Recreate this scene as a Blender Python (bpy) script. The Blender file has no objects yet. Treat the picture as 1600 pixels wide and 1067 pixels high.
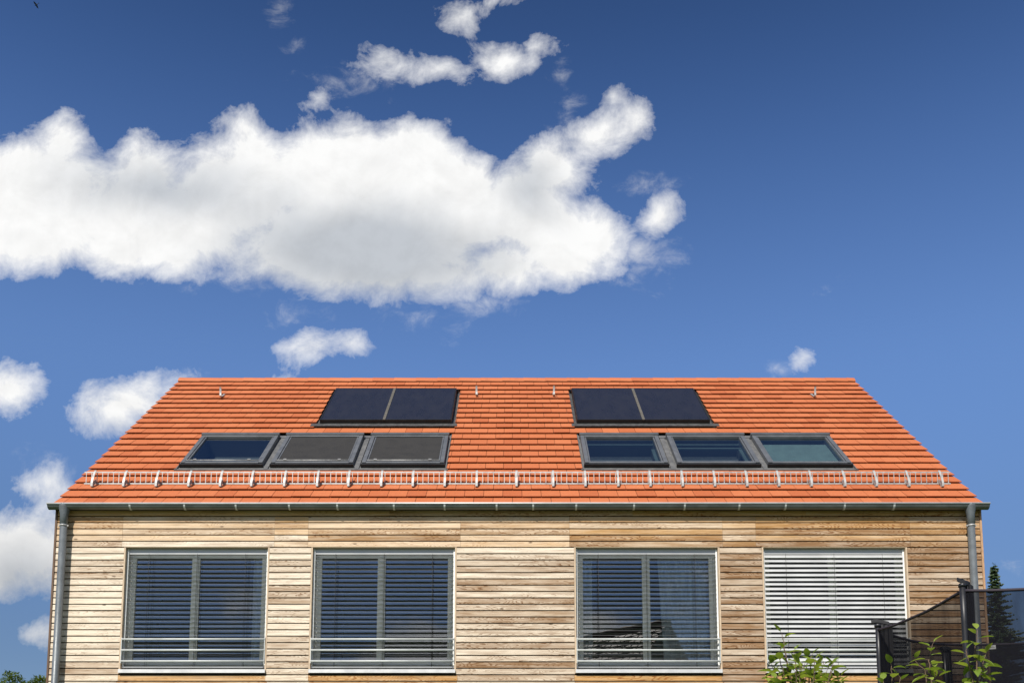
import bpy, math, random
from mathutils import Vector, Matrix
rnd = random.Random(7)
S = bpy.context.scene
COL = S.collection
R = math.radians

# ------------------------------------------------------------------ camera (a lens with vertical shift, slightly tilted up)
FPX, TILT, VP = 1600.0, .1241, -584.687
CX, CY, CZ = -.087, -13.44, 1.744
cd = bpy.data.cameras.new('camera')
cam = bpy.data.objects.new('camera', cd)
COL.objects.link(cam)
cam.location = (CX, CY, CZ)
cam.rotation_euler = (math.pi / 2 + TILT, 0, 0)
cd.sensor_width = 36.0
cd.lens = 36.0 * FPX / 1600
cd.shift_y = -VP / 1600
cd.clip_start = .1
cd.clip_end = 5000
S.camera = cam
_c, _s = math.cos(TILT), math.sin(TILT)


def heading(X, Y):
    """slopes (east per north, up per north) of the direction seen at a place of the photograph"""
    u, v = (X - 800) / FPX, (533.5 - Y - VP) / FPX
    n = _c - v * _s
    return u / n, (_s + v * _c) / n


def at(X, Y, y):
    a, b = heading(X, Y)
    d = y - CY
    return Vector((CX + a * d, y, CZ + b * d))


# ------------------------------------------------------------------ render, sun
S.view_settings.view_transform = 'Standard'
S.view_settings.look = 'None'
S.view_settings.exposure = 0.2
S.view_settings.gamma = 1.0
S.render.engine = 'CYCLES'
S.cycles.use_denoising = True
S.cycles.max_bounces = 8
S.cycles.transparent_max_bounces = 24
S.cycles.sample_clamp_indirect = 6

PHI, EL = 20.0, 43.5
sd = Vector((-math.sin(R(PHI)) * math.cos(R(EL)), -math.cos(R(PHI)) * math.cos(R(EL)), math.sin(R(EL))))
sl = bpy.data.lights.new('sun', 'SUN')
so = bpy.data.objects.new('sun', sl)
COL.objects.link(so)
sl.energy = 5.0
sl.angle = R(.53)
sl.color = (1, .95, .87)
so.rotation_euler = sd.to_track_quat('Z', 'Y').to_euler()


# ------------------------------------------------------------------ node helper
class NT:
    def __init__(self, tree):
        self.t = tree
        tree.nodes.clear()

    def n(self, typ, _in=None, **kw):
        nd = self.t.nodes.new(typ)
        for k, v in kw.items():
            setattr(nd, k, v)
        for k, v in (_in or {}).items():
            self.set(nd.inputs[k], v)
        return nd

    def set(self, sock, v):
        if isinstance(v, bpy.types.Node):
            v = v.outputs[0]
        if isinstance(v, bpy.types.NodeSocket):
            self.t.links.new(v, sock)
        else:
            sock.default_value = v

    def m(self, op, a, b=None, c=None, clamp=False):
        i = {0: a}
        if b is not None:
            i[1] = b
        if c is not None:
            i[2] = c
        return self.n('ShaderNodeMath', i, operation=op, use_clamp=clamp).outputs[0]

    def v(self, op, a, b=None):
        i = {0: a}
        if b is not None:
            i[1] = b
        nd = self.n('ShaderNodeVectorMath', i, operation=op)
        return nd.outputs['Value'] if op in ('LENGTH', 'DOT_PRODUCT') else nd.outputs[0]

    def rng(self, v, a, b, c=0., d=1., smooth=True):
        nd = self.n('ShaderNodeMapRange', {0: v, 1: a, 2: b, 3: c, 4: d})
        if smooth:
            nd.interpolation_type = 'SMOOTHSTEP'
        return nd.outputs[0]

    def mix(self, f, a, b, mode='MIX'):
        nd = self.n('ShaderNodeMix', data_type='RGBA', blend_type=mode)
        for k, v in ((0, f), (6, a), (7, b)):
            self.set(nd.inputs[k], (*v, 1) if isinstance(v, tuple) and len(v) == 3 else v)
        return nd.outputs[2]

    def xyz(self, x, y, z):
        return self.n('ShaderNodeCombineXYZ', {0: x, 1: y, 2: z}).outputs[0]

    def noise(self, vec, scale, detail=2., rough=.5, dist=0., dims='3D'):
        return self.n('ShaderNodeTexNoise', {'Vector': vec, 'Scale': scale, 'Detail': detail, 'Roughness': rough, 'Distortion': dist}, noise_dimensions=dims)


# ------------------------------------------------------------------ the sky: Nishita air with cumulus
W = bpy.data.worlds.new('World')
S.world = W
W.use_nodes = True
t = NT(W.node_tree)
sky = t.n('ShaderNodeTexSky', sky_type='NISHITA', sun_disc=False, sun_elevation=R(EL), sun_rotation=R(180 + PHI),
          altitude=300., air_density=1.0, dust_density=.35, ozone_density=2.2)
geo = t.n('ShaderNodeTexCoord').outputs['Generated']
sep = t.n('ShaderNodeSeparateXYZ', {0: geo})
dy = t.m('MAXIMUM', sep.outputs[1], .05)
pa = t.m('DIVIDE', sep.outputs[0], dy)
pb = t.m('DIVIDE', sep.outputs[2], dy)
P0 = t.xyz(pa, pb, 0.)
# domain warp
w1 = t.noise(P0, 7.0, 2., .5)
wv = t.v('SCALE', t.v('SUBTRACT', w1.outputs['Color'], (.5, .5, .5)))
wv.node.inputs['Scale'].default_value = .026
P1 = t.v('ADD', P0, wv)

SOLID = [(370, 300, 130, 90, 0), (755, 340, 80, 70, 0), (560, 230, 60, 52, 0), (380, 205, 40, 36, 0), (95, 205, 34, 26, 0), (212, 240, 30, 26, 0),  # (X, Y, rx, ry, tilt) in the photograph's pixels: lobes of the clouds, as directions in the sky
    (30, 320, 180, 110, 0), (100, 232, 52, 50, 0), (228, 280, 90, 66, 0),
    (230, 355, 230, 84, 5), (395, 250, 66, 70, 0), (520, 275, 150, 98, 0), (640, 262, 95, 86, 0),
    (560, 370, 230, 100, 0), (690, 330, 120, 105, 0), (820, 330, 85, 88, 0), (862, 265, 66, 56, -20),
    (930, 215, 70, 42, -15), (1000, 190, 34, 28, 0), (962, 160, 22, 20, 0), (875, 375, 105, 82, 0), (935, 375, 55, 62, 0),
    (790, 420, 130, 52, 0), (680, 430, 130, 48, 0), (1030, 332, 34, 36, 0),
    (600, 98, 58, 24, 0), (690, 105, 64, 22, -4), (785, 93, 50, 32, -10), (835, 75, 44, 16, -8),
    (722, 24, 44, 26, -20), (768, 4, 48, 14, -15), (497, 152, 30, 12, -25),
    (478, 543, 66, 32, 0), (548, 533, 34, 26, 0), (14, 608, 66, 46, 0), 
    (192, 634, 92, 50, -15), (225, 600, 62, 26, -20), (435, 589, 22, 9, 0), (1246, 564, 18, 24, 10), (32, 860, 110, 72, 0), (-10, 880, 90, 60, 0),
    (52, 985, 46, 18, -5), (75, 750, 40, 30, 30), (60, 760, 40, 24, 30)]
WISP = [
    (470, 484, 60, 26, 0), (650, 488, 70, 22, 0), (440, 14, 26, 20, 0), (464, 74, 15, 16, 0), (880, 124, 22, 18, 0), (720, 518, 34, 15, 0),
    (1050, 450, 32, 13, -20), (1292, 444, 24, 9, -15), (1212, 578, 22, 14, 0), (1000, 390, 52, 42, 30), (1010, 290, 46, 26, 0),
    (70, 740, 52, 42, 35), (290, 582, 24, 16, 0), (885, 180, 26, 42, 10), (1588, 888, 22, 14, 0), (1045, 392, 34, 30, 20), (1000, 425, 56, 30, -25), (760, 478, 70, 26, 0), 
    (1005, 450, 18, 10, 0), (350, 425, 120, 32, 0), (560, 130, 90, 24, 0), ]
GREY = [(560, 395, 270, 105, 0), (250, 300, 230, 60, 5), (20, 905, 120, 70, 0), (830, 300, 60, 70, 0), (200, 668, 80, 26, 0), (740, 400, 110, 70, 0)]


def field(lobes, k, pos):
    acc = None
    for (X, Y, rx, ry, ro) in lobes:
        a, b = heading(X, Y)
        a2, _ = heading(X + rx, Y)
        _, b2 = heading(X, Y - ry)
        ra, rb = a2 - a, b2 - b
        mp = t.n('ShaderNodeMapping', {0: pos, 'Location': (a, b, 0), 'Rotation': (0, 0, R(-ro)), 'Scale': (ra, rb, 1)}, vector_type='TEXTURE')
        ln = t.v('LENGTH', mp.outputs[0])
        f = t.m('MULTIPLY_ADD', ln, -min(ra, rb), min(ra, rb))
        acc = f if acc is None else t.m('SMOOTH_MAX', acc, f, k)
    return acc


f_solid = field(SOLID, .022, P1)
f_wisp = field(WISP, .008, P1)
f_grey = field(GREY, .03, P0)
n1 = t.noise(P1, 19.0, 12., .66, .25)
n2 = t.noise(t.v('ADD', P1, (-.006, .012, 0)), 19.0, 4., .55, .25)
nn = t.m('SUBTRACT', n1.outputs[0], .5)
d_solid = t.m('MULTIPLY_ADD', nn, .105, t.m('ADD', t.m('MULTIPLY', f_solid, 1.75), -.006))
a_solid = t.m('POWER', t.rng(d_solid, -.006, .038, smooth=False), .82)
n3 = t.noise(t.v('MULTIPLY', P1, (1, 1.3, 1)), 26.0, 10., .68, .35)
d_wisp = t.m('MULTIPLY_ADD', t.m('SUBTRACT', n3.outputs[0], .5), .085, t.m('ADD', f_wisp, -.008))
a_wisp = t.m('MULTIPLY', t.rng(d_wisp, -.008, .042), .64)
alpha_f = t.m('MAXIMUM', a_solid, a_wisp)
alpha_f = t.m('MULTIPLY', alpha_f, t.rng(sep.outputs[1], .08, .14))
# the half of the sky behind the camera: scattered cumulus, seen only in the window panes
Pb = t.v('ADD', t.v('MULTIPLY', geo, (1, 1, 1.9)), (.35, 0, .1))
nb = t.noise(Pb, 4.2, 9., .56)
a_back = t.m('MULTIPLY', t.rng(nb.outputs[0], .47, .58), t.m('MULTIPLY', t.rng(sep.outputs[1], -.05, -.2), t.rng(sep.outputs[2], .0, .1)))
alpha = t.m('MAXIMUM', alpha_f, t.m('MULTIPLY', a_back, .9))
relief = t.m('MULTIPLY', t.m('SUBTRACT', n1.outputs[0], n2.outputs[0]), 1.0)
n4 = t.noise(P1, 9.0, 3., .5)
g = t.rng(t.m('MULTIPLY_ADD', t.m('SUBTRACT', n4.outputs[0], .5), .07, f_grey), -.012, .055)
fade = t.rng(d_solid, .0, .06)          # thin rims let the light through
bright = t.m('ADD', 1.0, t.m('MULTIPLY', relief, .34))
soft = t.m('MULTIPLY', t.m('SUBTRACT', n4.outputs[0], .5), .16)
bright = t.m('ADD', bright, soft)
bright = t.m('MULTIPLY', bright, t.rng(pb, .15, .48, .80, 1.0))
bright = t.m('MINIMUM', bright, 1.04)
base_c = t.mix(t.m('MULTIPLY', g, .92), (.96, .96, .955), (.50, .535, .585))
ccol = t.v('SCALE', base_c)
t.set(ccol.node.inputs['Scale'], t.m('MULTIPLY', bright, 8.6))
# air: deepen the blue overhead
hs = t.n('ShaderNodeHueSaturation', {'Saturation': 1.12, 'Value': 1.0, 'Color': sky})
hyp = t.m('SQRT', t.m('ADD', t.m('MULTIPLY', sep.outputs[0], sep.outputs[0]), t.m('MULTIPLY', sep.outputs[1], sep.outputs[1])))
te = t.m('DIVIDE', sep.outputs[2], t.m('MAXIMUM', hyp, .05))      # tangent of the elevation
tint = t.m('MULTIPLY', t.rng(te, .12, .50, .64, 1.36), t.rng(te, .45, 1.0, 1., .46))
skyc = t.mix(1.0, hs.outputs[0], t.mix(t.rng(te, .44, .93), (.87, .86, .97), (.74, .86, 1.12)), 'MULTIPLY')
skyc2 = t.v('SCALE', skyc)
t.set(skyc2.node.inputs['Scale'], tint)
final = t.mix(alpha, skyc2, ccol)
bg = t.n('ShaderNodeBackground', {'Color': final, 'Strength': .1})
t.n('ShaderNodeOutputWorld', {0: bg})


# ------------------------------------------------------------------ materials
def mat(name):
    m = bpy.data.materials.new(name)
    m.use_nodes = True
    return m, NT(m.node_tree)


def plain(name, col, rough=.6, metal=0., spec=.5, var=.12, scale=6., bump=0., bscale=60., stretch=(1, 1, 1)):
    m, t = mat(name)
    co = t.n('ShaderNodeTexCoord').outputs['Object']
    co = t.v('MULTIPLY', co, stretch)
    nz = t.noise(co, scale, 5., .6)
    f = t.rng(nz.outputs[0], .3, .7, 1 - var, 1 + var)
    c = t.v('SCALE', t.xyz(*col))
    t.set(c.node.inputs['Scale'], f)
    b = t.n('ShaderNodeBsdfPrincipled', {'Base Color': c, 'Metallic': metal, 'Specular IOR Level': spec})
    t.set(b.inputs['Roughness'], t.rng(nz.outputs[0], .3, .7, rough * .85, min(1, rough * 1.15)))
    if bump:
        bn = t.noise(co, bscale, 3., .6)
        bp = t.n('ShaderNodeBump', {'Strength': bump, 'Distance': .01, 'Height': bn.outputs[0]})
        t.set(b.inputs['Normal'], bp.outputs[0])
    t.n('ShaderNodeOutputMaterial', {0: b})
    return m


def wood_mat(name):
    """weathered larch boards: attribute 'board' = (random, random, bleached..brown, fresh orange)"""
    m, t = mat(name)
    co = t.n('ShaderNodeTexCoord').outputs['Object']
    at_ = t.n('ShaderNodeAttribute', attribute_name='board')
    sp = t.n('ShaderNodeSeparateColor', {0: at_.outputs['Color']})
    r1, r2, br = sp.outputs[0], sp.outputs[1], sp.outputs[2]
    fr = at_.outputs['Alpha']
    s3 = t.n('ShaderNodeSeparateXYZ', {0: co})
    xx = t.m('MULTIPLY_ADD', r1, 91., s3.outputs[0])
    zz = t.m('MULTIPLY_ADD', r2, 37., s3.outputs[2])
    off = t.m('MULTIPLY', r1, 13.)
    patch = t.noise(t.xyz(t.m('MULTIPLY', xx, 2.2), t.m('MULTIPLY', zz, 13.), off), 1., 4., .6)
    br = t.m('ADD', br, t.m('MULTIPLY', t.m('SUBTRACT', patch.outputs[0], .5), 1.35), clamp=True)
    # flat-sawn growth rings: contour lines of a smooth stretched field
    fld = t.noise(t.xyz(t.m('MULTIPLY', xx, 1.5), t.m('MULTIPLY', zz, 11.), off), 1., 1.5, .45)
    jag = t.noise(t.xyz(t.m('MULTIPLY', xx, 26.), t.m('MULTIPLY', zz, 40.), off), 1., 2., .5)
    ph = t.m('MULTIPLY_ADD', jag.outputs[0], .035, fld.outputs[0])
    rings = t.m('MULTIPLY_ADD', r2, 14., 15.)
    saw = t.m('FRACT', t.m('MULTIPLY', ph, rings))
    line = t.rng(saw, .45, .98)
    line = t.m('MULTIPLY', line, t.rng(saw, 1.0, .97))
    str_n = t.noise(t.xyz(t.m('MULTIPLY', xx, .9), t.m('MULTIPLY', zz, 6.), off), 1., 1., .5)
    strength = t.m('MULTIPLY', t.rng(str_n.outputs[0], .34, .58), t.m('MULTIPLY_ADD', br, .80, .26))
    line = t.m('MINIMUM', t.m('MULTIPLY', line, t.m('MULTIPLY', strength, 1.25)), 1.)
    fib = t.noise(t.xyz(t.m('MULTIPLY', xx, 5.), t.m('MULTIPLY', zz, 260.), off), 1., 3., .6)
    streak = t.noise(t.xyz(t.m('MULTIPLY', xx, 1.4), t.m('MULTIPLY', zz, 34.), off), 1., 4., .6)
    base = t.mix(br, (.77, .675, .54), (.265, .152, .074))
    base = t.mix(fr, base, (.58, .32, .10))
    base = t.mix(t.m('MULTIPLY', t.rng(streak.outputs[0], .46, .68), .5), base, t.mix(.5, base, (.72, .64, .53)))
    base = t.mix(t.m('MULTIPLY', t.rng(streak.outputs[0], .52, .32), .6), base, t.mix(br, (.46, .36, .27), (.22, .125, .06)))
    base = t.mix(line, base, t.mix(fr, (.155, .075, .03), (.30, .11, .02)))
    base = t.mix(t.m('MULTIPLY', t.rng(fib.outputs[0], .54, .34), .42), base, t.mix(br, (.36, .28, .20), (.16, .085, .04)))
    # knots
    vor = t.n('ShaderNodeTexVoronoi', {'Vector': t.xyz(t.m('MULTIPLY', xx, 1.9), t.m('MULTIPLY', zz, 5.2), off), 'Scale': 1., 'Randomness': 1.})
    kn = t.m('MULTIPLY', t.rng(vor.outputs['Distance'], .075, .03), .75)
    base = t.mix(kn, base, (.075, .04, .022))
    b = t.n('ShaderNodeBsdfPrincipled', {'Base Color': base, 'Roughness': .78, 'Specular IOR Level': .25})
    bp = t.n('ShaderNodeBump', {'Strength': .35, 'Distance': .003, 'Height': fib.outputs[0]})
    t.set(b.inputs['Normal'], bp.outputs[0])
    t.n('ShaderNodeOutputMaterial', {0: b})
    return m


def tile_mat(name, ca, cb, cc):
    m, t = mat(name)
    co = t.n('ShaderNodeTexCoord').outputs['Object']
    at_ = t.n('ShaderNodeAttribute', attribute_name='board')
    sp = t.n('ShaderNodeSeparateColor', {0: at_.outputs['Color']})
    nz = t.noise(co, 1.1, 4., .6)
    base = t.mix(sp.outputs[0], ca, cb)
    base = t.mix(t.m('MULTIPLY', t.rng(sp.outputs[1], .80, 1.), .8), base, cc)
    base = t.mix(t.m('MULTIPLY', t.rng(nz.outputs[0], .35, .75), .35), base, cc)
    fine = t.noise(co, 55., 4., .7)
    base = t.mix(t.m('MULTIPLY', t.rng(fine.outputs[0], .42, .72), .22), base, (.20, .055, .022))
    dirt = t.noise(t.v('MULTIPLY', co, (9, 2, 2)), 1., 5., .65)
    base = t.mix(t.m('MULTIPLY', t.rng(dirt.outputs[0], .56, .76), .30), base, (.27, .085, .04))
    b = t.n('ShaderNodeBsdfPrincipled', {'Base Color': base, 'Roughness': .62, 'Specular IOR Level': .3})
    bp = t.n('ShaderNodeBump', {'Strength': .2, 'Distance': .004, 'Height': fine.outputs[0]})
    t.set(b.inputs['Normal'], bp.outputs[0])
    t.n('ShaderNodeOutputMaterial', {0: b})
    return m


def glass_mat(name, refl, tint, rough=.0):
    m, t = mat(name)
    fr = t.n('ShaderNodeFresnel', {'IOR': 1.5})
    f = t.m('ADD', t.m('MULTIPLY', fr.outputs[0], .9), refl, clamp=True)
    co = t.n('ShaderNodeTexCoord').outputs['Object']
    nz = t.noise(co, 1.3, 1., .5)
    bp = t.n('ShaderNodeBump', {'Strength': .012, 'Distance': .05, 'Height': nz.outputs[0]})
    gl = t.n('ShaderNodeBsdfGlossy', {'Color': (.95, .97, 1, 1), 'Roughness': rough, 'Normal': bp.outputs[0]})
    tr = t.n('ShaderNodeBsdfTransparent', {'Color': (*tint, 1)})
    mx = t.n('ShaderNodeMixShader', {0: f, 1: tr, 2: gl})
    t.n('ShaderNodeOutputMaterial', {0: mx})
    return m


def sheer_mat(name, col, cover, weave=0.):
    m, t = mat(name)
    d = t.n('ShaderNodeBsdfDiffuse', {'Color': (*col, 1)})
    tr = t.n('ShaderNodeBsdfTransparent')
    co = t.n('ShaderNodeTexCoord').outputs['Object']
    nz = t.noise(t.v('MULTIPLY', co, (14, 14, 3)), 1., 4., .6)
    f = t.rng(nz.outputs[0], .3, .7, cover - weave, min(1., cover + weave))
    mx = t.n('ShaderNodeMixShader', {0: f, 1: tr, 2: d})
    t.n('ShaderNodeOutputMaterial', {0: mx})
    return m


def leaf_mat(name, a, b_, trans=.35, scale=3.):
    m, t = mat(name)
    at_ = t.n('ShaderNodeAttribute', attribute_name='board')
    sp = t.n('ShaderNodeSeparateColor', {0: at_.outputs['Color']})
    co = t.n('ShaderNodeTexCoord').outputs['Object']
    nz = t.noise(co, scale, 3., .6)
    f = t.m('ADD', t.m('MULTIPLY', sp.outputs[0], .6), t.m('MULTIPLY', nz.outputs[0], .4))
    c = t.mix(f, a, b_)
    d = t.n('ShaderNodeBsdfPrincipled', {'Base Color': c, 'Roughness': .5, 'Specular IOR Level': .4})
    tl = t.n('ShaderNodeBsdfTranslucent', {'Color': t.mix(.5, c, t.mix(1.0, c, (1.6, 1.5, .5), 'MULTIPLY'))})
    mx = t.n('ShaderNodeMixShader', {0: trans, 1: d, 2: tl})
    t.n('ShaderNodeOutputMaterial', {0: mx})
    return m


M = dict(
    larch=wood_mat('weathered_larch'),
    tile=tile_mat('clay_tile', (.455, .134, .049), (.49, .155, .060), (.385, .102, .035)),
    old_tile=tile_mat('old_clay_tile', (.085, .05, .038), (.12, .065, .048), (.06, .04, .035)),
    backing=plain('black_membrane', (.012, .011, .010), .9),
    trim=plain('brown_stained_wood', (.11, .062, .036), .7, var=.25, scale=14, stretch=(6, 6, 1)),
    trim_warm=plain('larch_trim', (.42, .25, .135), .7, var=.2, scale=14, stretch=(6, 6, 1)),
    reveal=plain('larch_reveal', (.50, .38, .26), .7, var=.18, scale=14, stretch=(6, 6, 1)),
    zinc=plain('weathered_zinc', (.15, .16, .16), .45, .5, var=.18, scale=5, bump=.1, bscale=14),
    zinc_pipe=plain('zinc_pipe', (.125, .14, .15), .45, .25, var=.12, scale=7, bump=.15, bscale=40),
    galv=plain('galvanised_steel', (.36, .36, .35), .5, .3, var=.2, scale=18),
    alu=plain('window_aluminium', (.78, .79, .77), .5, .0, var=.05),
    sill=plain('sill_aluminium', (.58, .58, .575), .45, .3, var=.06),
    slat=plain('blind_slat', (.47, .475, .475), .45, .2, var=.05, scale=3),
    rail=plain('steel_rail', (.50, .515, .50), .55, .1, var=.08),
    shaded_slat=plain('shaded_blind_slat', (.27, .275, .275), .42, .25, var=.06, scale=3),  # same slats as the closed blind, shade of the open ones put into the colour
    cord=plain('blind_cord', (.03, .03, .03), .8),
    pane=glass_mat('window_glass', .19, (.86, .90, .90)),
    roofglass=glass_mat('roof_window_glass', .14, (.72, .82, .83)),
    collector=plain('collector_glass', (.017, .0175, .024), .30, 0, .5, var=.08, scale=2.2, stretch=(3, 1, 1)),
    black=plain('black_metal', (.012, .012, .013), .45, .1, var=.2),
    seam=plain('dusty_seam_strip', (.085, .078, .064), .8, var=.3, scale=20),
    grey=plain('dark_grey_cladding', (.135, .142, .152), .45, .35, var=.08),
    flash=plain('grey_flashing', (.135, .135, .132), .55, .25, var=.14, scale=8),
    lead=plain('lead_apron', (.055, .055, .055), .65, .1, var=.3, scale=12, bump=.4, bscale=30),
    awning=plain('black_awning_mesh', (.030, .029, .0285), .85, 0, .2, var=.12, scale=5, bump=.2, bscale=300),
    roomblind=plain('grey_green_blind', (.13, .175, .175), .9),
    inner=plain('inner_sash_paint', (.065, .09, .095), .8),
    lining=plain('grey_lining', (.07, .075, .08), .9),
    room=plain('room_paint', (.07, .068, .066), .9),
    curtain=sheer_mat('sheer_curtain', (.80, .83, .85), .82, .14),
    net=sheer_mat('black_safety_net', (.010, .010, .013), .78, .05),
    gathered=plain('gathered_black_net', (.011, .011, .013), .6, 0, .45, var=.4, scale=22),
    foam=plain('black_foam_sleeve', (.014, .014, .017), .42, 0, .5, var=.2, scale=8),
    tube=plain('purple_black_hem', (.035, .028, .038), .7, 0, .3, var=.2),
    tag=plain('white_tag', (.70, .70, .68), .7, var=.1, scale=30),
    ink=plain('grey_ink', (.10, .10, .10), .8),
    leaf=leaf_mat('apple_leaf', (.10, .185, .022), (.34, .41, .075), .40),
    twig=plain('twig_bark', (.13, .085, .055), .85, var=.3, scale=30),
    spruce=leaf_mat('spruce_needle', (.014, .032, .011), (.055, .090, .030), .15),
    broad=leaf_mat('broad_leaf', (.05, .095, .012), (.15, .20, .03), .32),
    bark=plain('bark', (.09, .065, .05), .9, var=.35, scale=9, bump=.6, bscale=14, stretch=(4, 4, 1)),
    grass=plain('lawn', (.055, .095, .022), .9, var=.35, scale=1.2, bump=.5, bscale=18),
    plaster=plain('render_plaster', (.62, .59, .53), .9, var=.06),
    bird=plain('dark_feather', (.02, .02, .022), .7),
)


# ------------------------------------------------------------------ mesh building
class MB:
    def __init__(self):
        self.v, self.f, self.c = [], [], []
        self.sm = []

    def add(self, vs, fs, col=(.5, .5, .5, 0), smooth=False):
        o = len(self.v)
        self.v += [tuple(p) for p in vs]
        for f in fs:
            self.f.append(tuple(i + o for i in f))
            self.c.append(col)
            self.sm.append(smooth)

    def box(self, x0, x1, y0, y1, z0, z1, col=(.5, .5, .5, 0), fr=None):
        vs = [(x, y, z) for z in (z0, z1) for y in (y0, y1) for x in (x0, x1)]
        if fr:
            vs = [fr(*p) for p in vs]
        self.add(vs, [(0, 2, 3, 1), (4, 5, 7, 6), (0, 1, 5, 4), (2, 6, 7, 3), (0, 4, 6, 2), (1, 3, 7, 5)], col)

    def hull(self, vs, col=(.5, .5, .5, 0)):
        """8 corners in box order"""
        self.add(vs, [(0, 2, 3, 1), (4, 5, 7, 6), (0, 1, 5, 4), (2, 6, 7, 3), (0, 4, 6, 2), (1, 3, 7, 5)], col)

    def tube(self, pts, rad, n=10, col=(.5, .5, .5, 0), cap=True):
        pts = [Vector(p) for p in pts]
        rads = rad if isinstance(rad, (list, tuple)) else [rad] * len(pts)
        rings = []
        ref = None
        for i, p in enumerate(pts):
            d = (pts[min(i + 1, len(pts) - 1)] - pts[max(i - 1, 0)]).normalized()
            if ref is None:
                ref = Vector((0, 0, 1)) if abs(d.z) < .9 else Vector((1, 0, 0))
            a = d.cross(ref).normalized()
            b = d.cross(a).normalized()
            ref = a.cross(d).normalized() * -1 if False else ref
            rings.append([p + (a * math.cos(2 * math.pi * k / n) + b * math.sin(2 * math.pi * k / n)) * rads[i] for k in range(n)])
        vs = [q for r_ in rings for q in r_]
        fs = []
        for i in range(len(pts) - 1):
            for k in range(n):
                k2 = (k + 1) % n
                fs.append((i * n + k, i * n + k2, (i + 1) * n + k2, (i + 1) * n + k))
        if cap:
            fs.append(tuple(range(n))[::-1])
            fs.append(tuple((len(pts) - 1) * n + k for k in range(n)))
        self.add(vs, fs, col, True)

    def build(self, name, material, parent=None, bevel=0.):
        me = bpy.data.meshes.new(name)
        me.from_pydata(self.v, [], self.f)
        me.materials.append(M[material] if isinstance(material, str) else material)
        ca = me.color_attributes.new('board', 'FLOAT_COLOR', 'CORNER')
        buf = []
        for f, c in zip(self.f, self.c):
            buf += list(c) * len(f)
        ca.data.foreach_set('color', buf)
        me.polygons.foreach_set('use_smooth', self.sm)
        me.update()
        o = bpy.data.objects.new(name, me)
        COL.objects.link(o)
        if parent:
            o.parent = parent
        if bevel:
            md = o.modifiers.new('bevel', 'BEVEL')
            md.width = bevel
            md.segments = 2
            md.limit_method = 'ANGLE'
        return o


def tag(o, label=None, cat=None, group=None, kind=None):
    for k, v in (('label', label), ('category', cat), ('group', group), ('kind', kind)):
        if v:
            o[k] = v
    return o


def empty(name, loc=(0, 0, 0), parent=None):
    o = bpy.data.objects.new(name, None)
    o.empty_display_size = .3
    COL.objects.link(o)
    o.location = loc
    if parent:
        o.parent = parent
    return o


# ------------------------------------------------------------------ ground
b = MB()
n = 24
ext = [-1500, -600, -250, -120, -70, -50, -40, -32, -26, -20, -15, -10, -5, 0, 5, 10, 15, 20, 26, 32, 40, 50, 70, 120, 250, 600, 1500]
gv = [(x, y, -.02 - .05 * abs(math.sin(x * .21 + y * .13)) * (1 if abs(x) > 9 or y > 11 or y < -3 else 0)) for y in ext for x in ext]
L = len(ext)
b.add(gv, [(j * L + i, j * L + i + 1, (j + 1) * L + i + 1, (j + 1) * L + i) for j in range(L - 1) for i in range(L - 1)], smooth=True)
tag(b.build('ground', 'grass'), kind='structure')

# ------------------------------------------------------------------ the house
house = empty('house')
tag(house, 'wooden house clad in weathered larch boards under a bright orange tiled gable roof', 'house')
HW = 6.275                     # half width
ZE, YE, YR, PITCH = 6.30, -.10, 4.708, R(40)
SL = (YR - YE) / math.cos(PITCH)   # slope length
cp, sp_ = math.cos(PITCH), math.sin(PITCH)


def rf(x, s, h):
    """roof coordinates: along the eave, up the slope, out of the roof"""
    return (x, YE + s * cp - h * sp_, ZE - .036 / cp + s * sp_ + h * cp)


WIN = [(-5.30, -3.38), (-2.775, -.855), (.772, 2.692), (3.305, 5.225)]
WT, WB = 5.716, 4.04

# cladding boards
PITCHB = .0870
b = MB()


def bd(x0, x1, z1, z0, fresh=0., brown=None):
    xm = (x0 + x1) / 2
    if brown is None:
        base = .17 + .63 * min(1, max(0, (xm + 4.0) / 9.0)) ** 1.15
        brown = base + rnd.uniform(-.34, .34) + (.28 if rnd.random() < .2 else 0)
    brown = min(1, max(0, brown))
    col = (rnd.random(), rnd.random(), brown, min(1, max(0, fresh + rnd.uniform(-.05, .05))))
    dy_ = rnd.uniform(-.0015, .0015)
    g = .0150
    x0 += .001
    x1 -= .001
    # rhombic profile: the lower edge stands a little proud, the edges slope outwards and down
    vs = [(x, y, z) for z, ys in ((z0 + g * .5, (-.001 + dy_, .022)), (z1 - g * .5, (.002 + dy_, .022))) for y in ys for x in (x0, x1)]
    b.hull(vs, col)


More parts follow.
